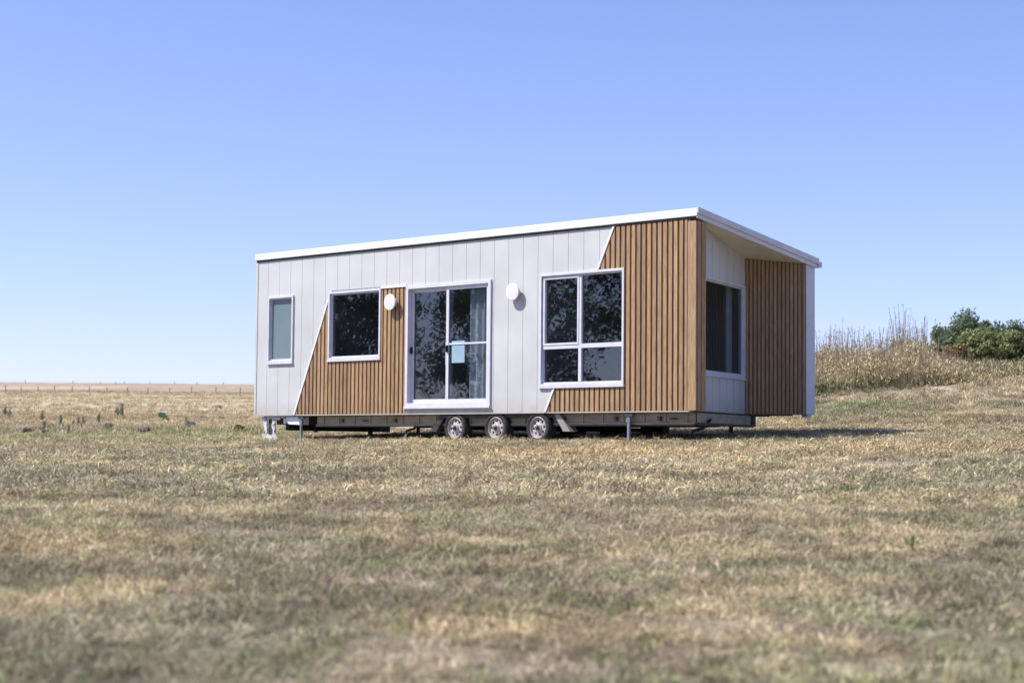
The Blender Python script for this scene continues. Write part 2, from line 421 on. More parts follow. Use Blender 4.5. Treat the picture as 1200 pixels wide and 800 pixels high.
# slanted edge trims and the head trim over the small timber field
for nm, A_, B_ in (('edge_trim', (1.345, 0), (2.43, 2.475)), ('edge_trim', (8.54, 0), (8.77, .47)), ('edge_trim', (9.80, 2.58), (10.175, 3.34))):
    mb = MB(); w = .022; mb.prism([(A_[0]-w, A_[1]), (A_[0]+w, A_[1]), (B_[0]+w, B_[1]), (B_[0]-w, B_[1])], -.03, -.001, FY)
    mb.build(nm, m_white, house)
MB().box(4.02, 4.765, -.035, -.001, 2.545, 2.585).build('head_trim', m_white, house)
MB().box(.0, 11.9, -.016, .1, -.022, -.003).build('base_trim', m_panel, house)
MB().box(-.014, .05, -.012, .1, 0, 3.33).build('corner_trim', m_panel, house)
# corner post
mb = MB(); mb.box(11.86, LH, -.024, .27, 0.0, zt(.27)-.01); 
mb.box(LH, LH+.014, .02, .09, 0.0, zt(.27)-.01); mb.box(LH, LH+.014, .13, .2, 0.0, zt(.27)-.01)
mb.build('corner_post', [m_timber], house, bevel=.004)

# generic wall in plan between two points, with opening along its length
def plan_fn(A, B, zf=None):
    A = Vector((A[0], A[1], 0)); B = Vector((B[0], B[1], 0)); d = (B-A); ln = d.length; d.normalize()
    n = Vector((d.y, -d.x, 0))           # outward: to the right of A->B
    def fn(s, z, dep):
        p = A+d*s-n*dep; return (p.x, p.y, z)
    return fn, ln, n, A, d
EA, EJ, EK = (11.86, .27), (11.13, 2.70), (LH-.02, 3.40)
fn, ln, nrm, A0, dd = plan_fn(EA, EJ)
W4 = (.0, ln-.03, .66, 2.40)
def clip_top(poly, A0, d, y0):          # cut by the sloping soffit
    # z <= H + SL*(A.y + d.y*s) - .004
    return clip(poly, -SL*d.y, 1, H+SL*A0.y-.004)
mb = MB(); s = 0.0
while s < ln:
    p = clip_top([(s+.006, 0), (min(s+.37, ln), 0), (min(s+.37, ln), 3.4), (s+.006, 3.4)], A0, dd, 0)
    for q in subtract(p, ins(W4, .03)): mb.prism(q, 0, .018, fn)
    s += .3775
mb.build('panel_cladding', m_panel, house)['label'] = 'shaded pale panels above and below the end window'
mb = MB()
for q in subtract(clip_top([(0, 0), (ln, 0), (ln, 3.4), (0, 3.4)], A0, dd, 0), ins(W4, .05)): mb.prism(q, .022, .1, fn)
mb.build('wall', m_inner, house)['label'] = 'end wall core behind the panels'
fn2, ln2, n2, A2, d2 = plan_fn(EJ, EK)
mb = MB(); s = .01
while s < ln2-.03:
    mb.shade = random.uniform(.85, 1.1)
    p = clip_top([(s, -.0), (s+.046, -.0), (s+.046, 3.4), (s, 3.4)], A2, d2, 0); mb.prism(p, -.020, .012, fn2); s += .0755
mb.mi = 1; mb.shade = 1; mb.prism(clip_top([(0, 0), (ln2, 0), (ln2, 3.4), (0, 3.4)], A2, d2, 0), .0125, .0225, fn2)
mb.build('timber_cladding', [m_timber, m_tback], house)['label'] = 'dark shaded timber battens of the recessed end wing'
mb = MB(); mb.prism(clip_top([(0, 0), (ln2, 0), (ln2, 3.4), (0, 3.4)], A2, d2, 0), .0235, .09, fn2); mb.build('wall', m_inner, house)['label'] = 'core of the angled end wing'
mb = MB(); mb.hexa([(LH-.35, 3.50, 0), (LH, 3.38, 0), (LH, WH, 0), (LH-.35, WH, 0), (LH-.35, 3.50, zt(3.5)-.004), (LH, 3.38, zt(3.38)-.004), (LH, WH, zt(WH)-.004), (LH-.35, WH, zt(WH)-.004)])
mb.box(LH-.16, LH-.04, 3.46, 3.6, -.05, -.001)
mb.build('wing_end_trim', m_frame, house, bevel=.004)
# back wall, left end wall
mb = MB(); mb.box(.0, LH-.35, WH-.1, WH-.003, 0, zt(WH)-.006); mb.build('wall', m_panel, house)['label'] = 'back wall'
mb = MB(); mb.hexa([(.0, .121, 0), (.1, .121, 0), (.1, WH-.1, 0), (.0, WH-.1, 0), (.0, .121, zt(.13)-.006), (.1, .121, zt(.13)-.006), (.1, WH-.1, zt(WH-.1)-.006), (.0, WH-.1, zt(WH-.1)-.006)])
mb.build('wall', m_panel, house)['label'] = 'far left end wall'
# floor + inner partitions
mb = MB(); mb.prism([(.1, .12), (11.8, .12), (11.75, .35), (11.06, 2.74), (11.6, 3.2), (11.6, WH-.1), (.1, WH-.1)], -.02, .03, lambda p, q, d: (p, q, d)); mb.build('floor', m_ifloor, house)
for x, y1 in ((1.9, WH-.11), (4.5, WH-.11), (7.9, 2.2)):
    mb = MB(); mb.hexa([(x, .13, .031), (x+.08, .13, .031), (x+.08, y1, .031), (x, y1, .031), (x, .13, zt(.13)-.02), (x+.08, .13, zt(.13)-.02), (x+.08, y1, zt(y1)-.02), (x, y1, zt(y1)-.02)])
    mb.build('partition', m_inner, house)

# roof
ov = .045
def roofbox(mb, x0, x1, y0, y1, a, b):
    mb.hexa([(x0, y0, zt(y0)+a), (x1, y0, zt(y0)+a), (x1, y1, zt(y1)+a), (x0, y1, zt(y1)+a), (x0, y0, zt(y0)+b), (x1, y0, zt(y0)+b), (x1, y1, zt(y1)+b), (x0, y1, zt(y1)+b)])
mb = MB(); roofbox(mb, 0, LH+.02, 0.03, WH, .0, .13); roof = mb.build('roof', m_soffit, house)
mb = MB(); roofbox(mb, -.01, LH+.05, -.02, WH+.03, .131, .15)
for k in range(17): roofbox(mb, .2+.7*k, .24+.7*k, .0, WH, .15, .165)
mb.build('roof_sheet', m_white, roof)
mb = MB(); roofbox(mb, -.01, LH+.035, -.05, .026, .022, .16); mb.build('front_fascia', m_white, roof, bevel=.004)
mb = MB(); roofbox(mb, 0.0, LH, -.018, .026, -.012, .020); mb.build('painted_shadow_line', m_dark, roof)  # dark strip stands in for the shadow line under the front fascia
mb = MB(); roofbox(mb, LH+.022, LH+.040, -.04, WH+.03, -.015, .085); mb.build('end_fascia', m_frame, roof, bevel=.003)
mb = MB(); roofbox(mb, LH+.042, LH+.070, -.052, WH+.05, .065, .172); mb.build('end_capping', m_frame, roof, bevel=.004)
mb = MB(); mb.box(-.02, LH+.06, WH+.045, WH+.16, zt(WH)+.0, zt(WH)+.11); mb.build('gutter', m_frame, roof, bevel=.01)

# windows: frame ring (a convex quad ring in the wall plane) + panes
def ring(mb, r, w, y0, y1, fn=FY):
    x0, x1, z0, z1 = r
    mb.prism([(x0, z0), (x1, z0), (x1, z0+w), (x0, z0+w)], y0, y1, fn); mb.prism([(x0, z1-w), (x1, z1-w), (x1, z1), (x0, z1)], y0, y1, fn)
    mb.prism([(x0, z0+w), (x0+w, z0+w), (x0+w, z1-w), (x0, z1-w)], y0, y1, fn); mb.prism([(x1-w, z0+w), (x1, z0+w), (x1, z1-w), (x1-w, z1-w)], y0, y1, fn)
def window(r, label, bars=(), pane=None, panes=None, fn=FY, sash=(), out=-.035):
    mb = MB(); ring(mb, r, .045, out, .10, fn)
    ring(mb, ins(r, .045), .03, .012, .08, fn)
    for b in bars: mb.prism([(b[0], b[2]), (b[1], b[2]), (b[1], b[3]), (b[0], b[3])], .004, .075, fn)
    for q in sash: ring(mb, q, .04, -.006, .07, fn)
    w = mb.build('window', m_frame, house, bevel=.003); w['label'] = label
    for p in (panes or [ins(r, .075)]):
        g = MB(); g.prism([(p[0], p[2]), (p[1], p[2]), (p[1], p[3]), (p[0], p[3])], .045, .052, fn); g.build('pane', pane or m_glass, w)
    s = MB(); s.prism([(r[0]-.01, r[2]-.035), (r[1]+.01, r[2]-.035), (r[1]+.01, r[2]-.002), (r[0]-.01, r[2]-.002)], out-.01, -.001, fn); s.build('sill', m_frame, w)
    return w
window(W1, 'narrow window of frosted grey green glass', pane=m_frost)
window(W2, 'single dark pane in a white frame')
xm, zm = 9.36, 1.205
window(W3, 'large white framed window of four dark panes', bars=[(xm-.035, xm+.035, W3[2]+.075, W3[3]-.075), (W3[0]+.075, xm-.035, zm-.04, zm+.04), (xm+.035, W3[1]-.075, zm-.04, zm+.04)],
       panes=[(W3[0]+.075, xm-.035, W3[2]+.075, zm-.04), (xm+.035, W3[1]-.075, W3[2]+.075, zm-.04), (W3[0]+.075, xm-.035, zm+.04, W3[3]-.075), (xm+.035, W3[1]-.075, zm+.04, W3[3]-.075)],
       sash=[(W3[0]+.07, xm-.02, zm+.03, W3[3]-.07)])
window(W4, 'tall shaded window in the angled end wall', fn=fn, out=-.02, pane=m_glass_low)
# sliding door
mb = MB(); ring(mb, DR, .07, -.035, .13); mb.box(DR[0]-.01, DR[1]+.01, -.06, -.001, DR[2]-.045, DR[2]-.002)
door = mb.build('sliding_door', m_frame, house, bevel=.003)
D = ins(DR, .07); xc = 5.93
mb = MB(); ring(mb, (D[0], xc+.045, D[2], D[3]), .075, .065, .105); ps = mb.build('door_sash', m_frame, door, bevel=.002)
g = MB(); g.box(D[0]+.075, xc-.03, .083, .09, D[2]+.075, D[3]-.075); g.build('pane', m_glass, door)
mb = MB(); ring(mb, (xc-.045, D[1], D[2], D[3]), .07, .005, .05); mb.box(xc+.025, D[1]-.07, .012, .045, 1.335, 1.37); mb.build('door_sash', m_frame, door, bevel=.002)
g = MB(); g.box(xc+.025, D[1]-.07, .026, .033, D[2]+.07, D[3]-.07); g.build('pane', m_glass, door)
for x in (D[0]+.03, xc-.0):
    y = .065 if x < 5.5 else .005
    mb = MB(); mb.box(x-.022, x+.022, y-.03, y-.001, 1.19, 1.33); mb.box(x-.012, x+.012, y-.055, y-.03, 1.21, 1.31); mb.build('handle', m_black, door, bevel=.005)
for x0, x1, z0 in ((xc+.10, xc+.45, .98), (xc-.13, xc-.052, .95)):
    y = .0245 if x0 > xc else .08
    mb = MB(); mb.box(x0, x1, y-.0012, y, z0, 1.41)
    p = mb.build('notice_sheet', m_paper, door); 
# round wall lights
for x, z in ((4.40, 2.245), (7.765, 2.275)):
    yb = -.022 if x < 5 else 0
    mb = MB(); mb.lathe([(0, -.122), (.14, -.1215), (.160, -.119), (.166, -.113), (.166, -.098), (.162, -.094), (.075, -.093), (.07, -.02), (.0, -.02)], (x, yb, z), n=48)
    w = mb.build('wall_light', m_lens, house, smooth=True)
    mb = MB(); mb.lathe([(0, -.019), (.10, -.019), (.10, -.0005), (0, -.0005)], (x, yb, z), n=40); mb.build('mount_plate', m_white, w)

# ---- chassis
CB = -.235
mb = MB(); mb.box(1.9, 11.9, .16, .20, CB+.03, -.04); mb.box(1.9, 11.9, .12, .21, CB, CB+.028); mb.box(1.9, 11.9, .12, .21, -.039, -.0335)
for k in range(21): mb.box(2.1+k*.48, 2.14+k*.48, .135, .16, CB+.03, -.04)
ch = mb.build('chassis_rail', [m_chassis], house)
mb = MB(); mb.box(1.9, 11.9, .118, .212, CB-.022, CB-.001); mb.build('lower_flange', m_dark, ch)
mb = MB(); mb.box(1.6, 10.0, WH-.3, WH-.2, CB, -.035); mb.build('chassis_rail', m_chassis, house)['label'] = 'rear rail'
mb = MB(); a = Vector((11.95, .14, 0)); b = Vector((11.22, 2.68, 0)); 
def zb(a, b, w, z0, z1, mb):
    d = (b-a).normalized(); n = Vector((d.y, -d.x, 0))*w
    mb.hexa([(*(a.xy), z0), (*(a+n).xy, z0), (*(b+n).xy, z0), (*(b.xy), z0), (*(a.xy), z1), (*(a+n).xy, z1), (*(b+n).xy, z1), (*(b.xy), z1)])
zb(a, b, .05, CB+.03, -.04, mb); eb = mb.build('end_beam', m_chassis, house)
mb = MB(); zb(a, b, .10, CB-.02, CB+.028, mb); mb.build('lower_flange', m_dark, eb)
mb = MB(); zb(b, b+(b-a).normalized()*.16, .09, CB, -.036, mb); mb.build('end_block', m_dark, eb)
mb = MB(); zb(b-(b-a).normalized()*.3, b-(b-a).normalized()*.1, .06, CB+.04, -.05, mb); mb.build('reflector', m_steel, eb)
for k, x in enumerate((2.3, 3.0, 4.3, 5.2, 6.7, 7.8, 8.9, 9.6)):
    mb = MB(); mb.box(x, x+.07, .25, WH-.3, CB+.04, -.06); mb.build('cross_member', m_dark, house)
mb = MB(); mb.prism([(.02, .22), (11.8, .22), (11.05, 2.7), (11.1, WH-.12), (.02, WH-.12)], -.032, -.022, lambda p, q, d: (p, q, d)); mb.build('underfloor', m_dark, house)
for x in (2.7, 4.3, 8.85, 10.1, 11.1):
    mb = MB(); mb.box(x, x+.075, .10, .134, -.165, -.095); t = mb.build('marker_light', m_dark, house)
    MB().box(x+.012, x+.063, .09, .0995, -.155, -.105).build('lens', m_amber, t)
for x in (11.35, 3.35): MB().box(x, x+.17, .125, .134, -.15, -.12).build('chassis_plate', m_dark, house)
# wheels (one made, then copied)
def make_wheel():
    root = empty('wheel', (0, 0, 0)); r = .20
    t = MB(); t.lathe([(.205, .0), (.225, -.015), (.262, -.02), (.285, -.005), (.296, .03), (.298, .10), (.296, .165), (.285, .2), (.255, .215), (.205, .2), (.2, .1)], (0, 0, 0), closed=True, n=56)
    for k in range(44):
        a = 2*math.pi*k/44; c, s_ = math.cos(a), math.sin(a)
        for (h0, h1) in ((.012, .055), (.075, .12), (.14, .185)):
            t.bar((.297*c, h0, .297*s_), (.297*c, h1, .297*s_), .02, .014, up=(c, 0, s_))
    t.build('tyre', m_rubber, root, smooth=True)
    # disc with eight round holes
    d = MB(); n = 96; hr = .130; hh = .026
    d.lathe([(.205, -.004), (.196, -.012), (.188, -.004), (.184, .03), (.178, .045)], (0, 0, 0), n=64)
    nh = 8; m = 12
    for k in range(nh):                     # sector mesh round each hole
        ac = 2*math.pi*(k+.5)/nh
        hc = (hr*math.cos(ac), hr*math.sin(ac)); outer = []; inner = []
        A = [ac-math.pi/nh+2*math.pi/nh*i/6 for i in range(7)]
        outl = [(.18*math.cos(q), .18*math.sin(q)) for q in A]+[(.13*math.cos(A[-1]), .13*math.sin(A[-1]))]+[(.075*math.cos(q), .075*math.sin(q)) for q in reversed(A)]+[(.13*math.cos(A[0]), .13*math.sin(A[0]))]
        for (px_, pz_) in outl:
            ang = math.atan2(pz_-hc[1], px_-hc[0]); inner.append((hc[0]+hh*math.cos(ang), hc[1]+hh*math.sin(ang)))
        q = len(outl); dep = lambda p: .012+.02*math.hypot(*p)/.18
        vs = [(p[0], dep(p), p[1]) for p in outl]+[(p[0], dep(p)+.004, p[1]) for p in inner]+[(p[0], dep(p)+.02, p[1]) for p in inner]
        d.add(vs, [(i, (i+1) % q, q+(i+1) % q, q+i) for i in range(q)]+[(q+i, q+(i+1) % q, 2*q+(i+1) % q, 2*q+i) for i in range(q)])
    d.lathe([(.075, .02), (.07, .0), (.06, -.006), (.0, -.006)], (0, 0, 0), n=32)
    d.build('rim', m_rim, root, smooth=True)
    h = MB(); h.lathe([(.034, -.007), (.032, -.045), (.02, -.055), (0, -.056)], (0, 0, 0), n=24)
    for k in range(6):
        a = math.pi/3*k; h.lathe([(.009, -.007), (.009, -.024), (0, -.025)], (.052*math.cos(a), 0, .052*math.sin(a)), n=6)
    h.build('hub_cap', m_dark, root, smooth=True)
    b = MB(); b.lathe([(.15, .05), (.15, .12), (0, .12)], (0, 0, 0), n=24); b.lathe([(0, .049), (.15, .05)], (0, 0, 0), n=24); b.build('brake_drum', m_dark, root)
    return root
WX = (6.15, 7.245, 8.33)
def copy_tree(o, parent=None):
    c = o.copy(); COL.objects.link(c)
    if parent: c.parent = parent; c.matrix_parent_inverse = Matrix.Identity(4)
    for k in list(o.children): copy_tree(k, c)
    return c
w0 = make_wheel(); wheels = []
for y, rz in ((.02, 0), (WH-.05, math.pi)):
    for x in WX:
        w = w0 if not wheels else copy_tree(w0); wheels.append(w)
        w.location = (x, y, -.29); w.rotation_euler = (0, random.uniform(0, 6), rz) if y < 1 else (0, 0, rz)
for w in wheels:
    w.parent = house; w.matrix_parent_inverse = Matrix.Translation(-Vector(house.location))
for x in WX: MB().tube([(x, .22, -.29), (x, WH-.25, -.29)], .035).build('axle', m_dark, house)
# wheel guards with slanted ends
for x0, x1, mt, lb in ((5.42, 5.86, m_dark, 'dark slanted guard before the wheels'), (8.70, 9.1, m_flap, 'grey slanted guard behind the wheels')):
    mb = MB(); s_ = -1 if x0 < 6 else 1
    xa = x0 if s_ < 0 else x1
    if s_ < 0: mb.hexa([(x0, .05, -.36), (x0+.17, .05, -.36), (x0+.17, .28, -.36), (x0, .28, -.36), (x1-.17, .05, -.034), (x1, .05, -.034), (x1, .28, -.034), (x1-.17, .28, -.034)])
    else: mb.hexa([(x1-.17, .05, -.36), (x1, .05, -.36), (x1, .28, -.36), (x1-.17, .28, -.36), (x0, .05, -.034), (x0+.13, .05, -.034), (x0+.13, .28, -.034), (x0, .28, -.034)])
    mb.build('wheel_guard', mt, house)['label'] = lb
mb = MB()
for k, x in enumerate(WX):                 # leaf springs and hangers between the wheels
    for q in range(4): mb.tube([(x-.42+.06*q, .24, -.20-.012*q), (x, .24, -.25-.012*q), (x+.42-.06*q, .24, -.20-.012*q)], .012, 6)
    mb.box(x+.48, x+.56, .2, .27, -.25, -.05)
mb.build('leaf_spring', m_dark, house)
mb = MB(); mb.box(5.9, 8.65, .06, .26, -.045, -.035); mb.box(5.75, 8.72, .04, .058, -.10, -.034); mb.build('wheel_arch', m_dark, house)
# jack legs
def jack(x, y, zb_, mat, w=.07, lb=None):
    zg = gz(x, y)
    mb = MB(); mb.box(x-w/2, x+w/2, y-w/2, y+w/2, zg+.02, -.10); mb.box(x-w*.34, x+w*.34, y-w*.34, y+w*.34, zg+.02, -.05)
    mb.box(x-.09, x+.09, y-.03, y+.05, -.09, -.045)
    mb.box(x-w*.9, x+w*.9, y-w*.6, y+w*.6, -.2, -.13)
    o = mb.build('jack_leg', mat, house, bevel=.003)
    MB().box(x-.11, x+.11, y-.11, y+.11, zg-.01, zg+.03).build('foot_plate', mat, o)
    if lb: o['label'] = lb
jack(10.49, .06, 0, m_steel, .05, 'upright galvanised leg under the four pane window')
jack(1.50, .06, 0, m_steel, .045, 'upright galvanised leg near the far left corner')
jack(1.62, 3.4, 0, m_dark, .06); jack(10.3, 3.4, 0, m_dark, .06); jack(.9, 2.6, 0, m_dark, .08)
for x, y in ((4.55, .35), (11.7, .5), (3.0, 3.2)):
    mb = MB(); mb.tube([(x+.28, y, -.14), (x+.1, y, -.30), (x-.12, y, -.345), (x-.16, y, -.47)], .028, 8); mb.build('folded_stabiliser', m_dark, house)
# drawbar end at the far left: whitewashed panel, bracket box, drawbar
mb = MB()
for q in ([(.17,-.045),(.34,-.045),(.36,-.12),(.345,-.22),(.37,-.30),(.36,-.40),(.30,-.36),(.25,-.24),(.22,-.13)],
          [(.345,-.045),(.80,-.045),(.79,-.11),(.66,-.10),(.62,-.09),(.345,-.085)],
          [(.53,-.092),(.62,-.095),(.66,-.13),(.60,-.20),(.64,-.27),(.60,-.36),(.66,-.42),(.74,-.53),(.58,-.55),(.54,-.42),(.57,-.33),(.51,-.24),(.54,-.16)],
          [(.20,-.40),(.355,-.405),(.45,-.43),(.52,-.42),(.56,-.56),(.30,-.56),(.22,-.50)]):
    mb.prism(q, .05, .075, FY)
mb.box(.24, .72, .076, .12, -.045, -.034)
mb.build('corner_step', noisy('chipped_white_paint', (.25,.25,.26), (.62,.64,.68), 14, .5), house)['label'] = 'chipped white hanging step frame at the far left corner'
MB().box(.38, .56, .08, .13, -.56, -.06).build('step_upright', m_dark, house)
mb = MB(); mb.prism([(1.0, -.045), (1.46, -.045), (1.46, -.215), (1.08, -.20), (1.0, -.12)], .06, .30, FY); mb.box(.86, .93, .1, .2, -.19, -.08)
mb.build('bracket_box', noisy('pale_blue_paint', (.55,.6,.72), (.7,.74,.84), 6, .5), house)
mb = MB(); mb.box(.15, 1.85, .5, .62, -.20, -.05); mb.box(.15, 1.85, 2.9, 3.02, -.2, -.05); mb.box(.7, .8, .3, 3.3, -.33, -.05); mb.tube([(1.0, .9, -.05), (1.0, .9, -.36)], .05); mb.build('drawbar', m_dark, house)

# curtains: hang inside, things of their own
def curtain(name, fnp, s0, s1, z0, z1, dep, label, cat='curtain', amp=.035):
    mb = MB(); n = int((s1-s0)/.02); vs = []; fs = []
    for i in range(n+1):
        s_ = s0+(s1-s0)*i/n; d_ = dep+amp*math.sin(s_*38+.8*math.sin(s_*11))
        vs += [fnp(s_, z0, d_), fnp(s_, z1, d_+.3*amp)]
    for i in range(n): fs.append((2*i, 2*i+2, 2*i+3, 2*i+1))
    mb.add(vs, fs); o = mb.build(name, m_curtain, None, smooth=True); tag(o, label, cat); return o
curtain('curtain', FY, 6.34, 7.04, .08, 2.42, .20, 'pleated pale curtain behind the right pane of the glass sliding door')
curtain('curtain', fn, .12, .75, .5, 2.5, .28, 'pale curtain at the near side behind the shaded end window')
curtain('curtain', fn, ln-.42, ln-.1, .5, 2.5, .25, 'narrow pale curtain at the far side behind the shaded end window')
mb = MB(); mb.box(10.1, 10.16, 1.4, 2.4, .9, 1.5); mb.box(10.11, 10.15, 1.85, 1.95, .03, .9); mb.box(9.95, 10.3, 1.7, 2.1, .031, .05)
tag(mb.build('screen', m_black, None, bevel=.01), 'dark rectangular screen on a stand inside, seen through the end window', 'screen')

# ------------------------------------------------------------------ grass instances
def hidden_collection(name):
    c = bpy.data.collections.new(name); return c
def tuft_mesh(name, nb, rad, h0, h1, w, lean, seed):
    r = np.random.default_rng(seed); Q = []; C = []
    for _ in range(nb):
        a = r.random()*6.283; d = rad*math.sqrt(r.random()); bx_, by_ = d*math.cos(a), d*math.sin(a)
        h = r.uniform(h0, h1)*(1-.35*d/rad); az = r.random()*6.283; ln_ = r.uniform(.15, 1)*lean*h
        ww = w*r.uniform(.6, 1.3); fa = az+r.uniform(.9, 2.2)
        sx, sy_ = math.cos(fa)*ww/2, math.sin(fa)*ww/2
        p0 = np.array([bx_, by_, -.01]); p1 = p0+[math.cos(az)*ln_*.35, math.sin(az)*ln_*.35, h*.6]; p2 = p0+[math.cos(az)*ln_, math.sin(az)*ln_, h*r.uniform(.65, 1)]
        sv = np.array([sx, sy_, 0])
        Q.append([p0-sv, p0+sv, p1+sv*.8, p1-sv*.8]); Q.append([p1-sv*.8, p1+sv*.8, p2+sv*.12, p2-sv*.12])
        k = r.choice([1.0, 1.4, .7, .38, 1.9], p=[.32, .2, .2, .16, .12])
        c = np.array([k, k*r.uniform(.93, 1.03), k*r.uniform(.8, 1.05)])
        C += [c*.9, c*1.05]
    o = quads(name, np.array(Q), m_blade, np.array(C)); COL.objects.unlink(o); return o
def scatter(name, pts, rotz, scl, tintc, variants, label, cat):
    coll = hidden_collection(name+'_tufts')
    for v_ in variants: coll.objects.link(v_)
    me = bpy.data.meshes.new(name); n = len(pts); me.vertices.add(n); me.vertices.foreach_set('co', pts.astype(np.float32).ravel())
    a = me.attributes.new('rot', 'FLOAT_VECTOR', 'POINT'); R = np.zeros((n, 3), np.float32); R[:, 2] = rotz; R[:, 0] = rng.normal(0, .22, n); R[:, 1] = rng.normal(0, .22, n); a.data.foreach_set('vector', R.ravel())
    a = me.attributes.new('scl', 'FLOAT', 'POINT'); a.data.foreach_set('value', scl.astype(np.float32))
    a = me.attributes.new('tint', 'FLOAT_COLOR', 'POINT'); T = np.ones((n, 4), np.float32); T[:, :3] = tintc; a.data.foreach_set('color', T.ravel())
    a = me.attributes.new('idx', 'INT', 'POINT'); a.data.foreach_set('value', rng.integers(0, len(variants), n).astype(np.int32))
    me.materials.append(m_blade)
    o = bpy.data.objects.new(name, me); COL.objects.link(o)
    g = bpy.data.node_groups.new(name, 'GeometryNodeTree')
    g.interface.new_socket('Geometry', in_out='INPUT', socket_type='NodeSocketGeometry'); g.interface.new_socket('Geometry', in_out='OUTPUT', socket_type='NodeSocketGeometry')
    gi = g.nodes.new('NodeGroupInput'); go = g.nodes.new('NodeGroupOutput'); m2p = g.nodes.new('GeometryNodeMeshToPoints'); iop = g.nodes.new('GeometryNodeInstanceOnPoints')
    ci = g.nodes.new('GeometryNodeCollectionInfo'); ci.inputs[0].default_value = coll; ci.inputs['Separate Children'].default_value = True; ci.inputs['Reset Children'].default_value = True
    def att(nm, dt):
        x = g.nodes.new('GeometryNodeInputNamedAttribute'); x.data_type = dt; x.inputs['Name'].default_value = nm
        return [s_ for s_ in x.outputs if s_.enabled and s_.name == 'Attribute'][0]
    e2r = g.nodes.new('FunctionNodeEulerToRotation')
    g.links.new(gi.outputs[0], m2p.inputs[0]); g.links.new(m2p.outputs[0], iop.inputs['Points']); g.links.new(ci.outputs[0], iop.inputs['Instance'])
    iop.inputs['Pick Instance'].default_value = True
    g.links.new(att('idx', 'INT'), iop.inputs['Instance Index']); g.links.new(att('rot', 'FLOAT_VECTOR'), e2r.inputs[0]); g.links.new(e2r.outputs[0], iop.inputs['Rotation'])
    g.links.new(att('scl', 'FLOAT'), iop.inputs['Scale']); g.links.new(iop.outputs[0], go.inputs[0])
    md = o.modifiers.new('scatter', 'NODES'); md.node_group = g
    tag(o, label, cat, kind='stuff'); return o
def sector(n, u0, u1, a0, a1, r=rng):
    u = np.sqrt(r.random(n)*(u1**2-u0**2)+u0**2); a = a0+(a1-a0)*r.random(n); v = u*a
    return CAM[0]+u*FH[0]+v*RH[0], CAM[1]+u*FH[1]+v*RH[1], u, a
fine = [tuft_mesh('fine_tuft', 36, .10, .02, .085, .0055, 2.4, 100+i) for i in range(10)]
coarse = [tuft_mesh('coarse_tuft', 36, .18, .02, .085, .010, 2.4, 200+i) for i in range(10)]
wild = [tuft_mesh('wild_tuft', 40, .35, .10, .34, .022, .8, 300+i) for i in range(8)]
def lay(name, n, u0, u1, a0, a1, variants, label, smin, smax, thin=0, patch=.45):
    x, y, u, a = sector(n, u0, u1, a0, a1)
    cov = fbm(x*1.3+2, y*1.3+9, 3)
    keep = rng.random(n) < sm(patch-.18, patch+.1, cov)*.75+.25
    foot = (x > .2) & (x < 12) & (y > .1) & (y < 3.5)
    keep &= ~(foot & (rng.random(n) < .5))
    wh = np.zeros(n, bool)
    for wx in WX: wh |= (np.abs(x-wx) < .3) & ((np.abs(y-.12) < .16) | (np.abs(y-WH+.15) < .16))
    keep &= ~wh
    x, y, cov = x[keep], y[keep], cov[keep]
    z = ground(x, y)
    T = tint(x, y)*(1.15+.25*rng.normal(0, 1, len(x))[:, None].clip(-1.6, 1.6)); 
    g = (rng.random(len(x)) < .10)[:, None]; T = np.where(g, T*np.array([.62, .82, .55]), T)
    sc = rng.uniform(smin, smax, len(x))*(.7+.6*fbm(x*.6+70, y*.6, 3))
    return scatter(name, np.stack([x, y, z], 1), rng.random(len(x))*6.283, sc, np.clip(T, .02, .85), variants, label, 'grass')
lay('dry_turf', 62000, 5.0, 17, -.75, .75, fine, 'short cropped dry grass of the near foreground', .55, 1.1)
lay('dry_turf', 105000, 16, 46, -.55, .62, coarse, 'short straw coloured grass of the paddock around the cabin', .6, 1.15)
lay('dry_pasture', 13000, 110, 330, -.48, -.10, wild, 'distant dry pasture grass up to the wire fence', .8, 1.4, patch=.6)
lay('dry_pasture', 13000, 45, 115, -.50, -.06, wild, 'taller dry pasture grass of the field left of the cabin', .3, .75)
lay('bank_grass', 26000, 40, 64, .08, .62, wild, 'rough dry grass covering the bank right of the cabin', .25, .6)

# ------------------------------------------------------------------ plants
def leaves(n, centers, radii, size, cols, seed, flat_=1.0, shell=.55):
    r = np.random.default_rng(seed); k = r.integers(0, len(centers), n); c = np.array(centers)[k]; rr = np.array(radii)[k]
    d = r.normal(size=(n, 3)); d /= np.linalg.norm(d, axis=1)[:, None]
    rad = (shell+(1-shell)*r.random(n)**.6)[:, None]*(1+.12*r.normal(size=n))[:, None]
    P = c+d*rad*rr
    nn = d+r.normal(size=(n, 3))*.8; nn /= np.linalg.norm(nn, axis=1)[:, None]
    t = np.cross(nn, r.normal(size=(n, 3))); t /= np.linalg.norm(t, axis=1)[:, None]; b = np.cross(nn, t)
    s_ = size*r.uniform(.5, 1.3, n)[:, None]
    Q = np.stack([P-t*s_-b*s_*.5, P+t*s_-b*s_*.5, P+t*s_*.8+b*s_*.5, P-t*s_*.8+b*s_*.5], 1)
    col = np.array(cols)[r.integers(0, len(cols), n)]*r.uniform(.75, 1.25, n)[:, None]
    return Q, col
def clumps(rx, ry, rz, n, seed, cz):
    r = np.random.default_rng(seed); C = []; R = []
    for _ in range(n):
        d = r.normal(size=3); d /= np.linalg.norm(d); q = r.random()**.35
        if d[2] < -.3 and r.random() < .35: d[2] *= -.6
        C.append((d[0]*rx*q*.8, d[1]*ry*q*.8, cz+d[2]*rz*q*.8)); s_ = r.uniform(.22, .42)
        R.append((rx*s_, ry*s_, rz*s_*1.0))
    return C, R
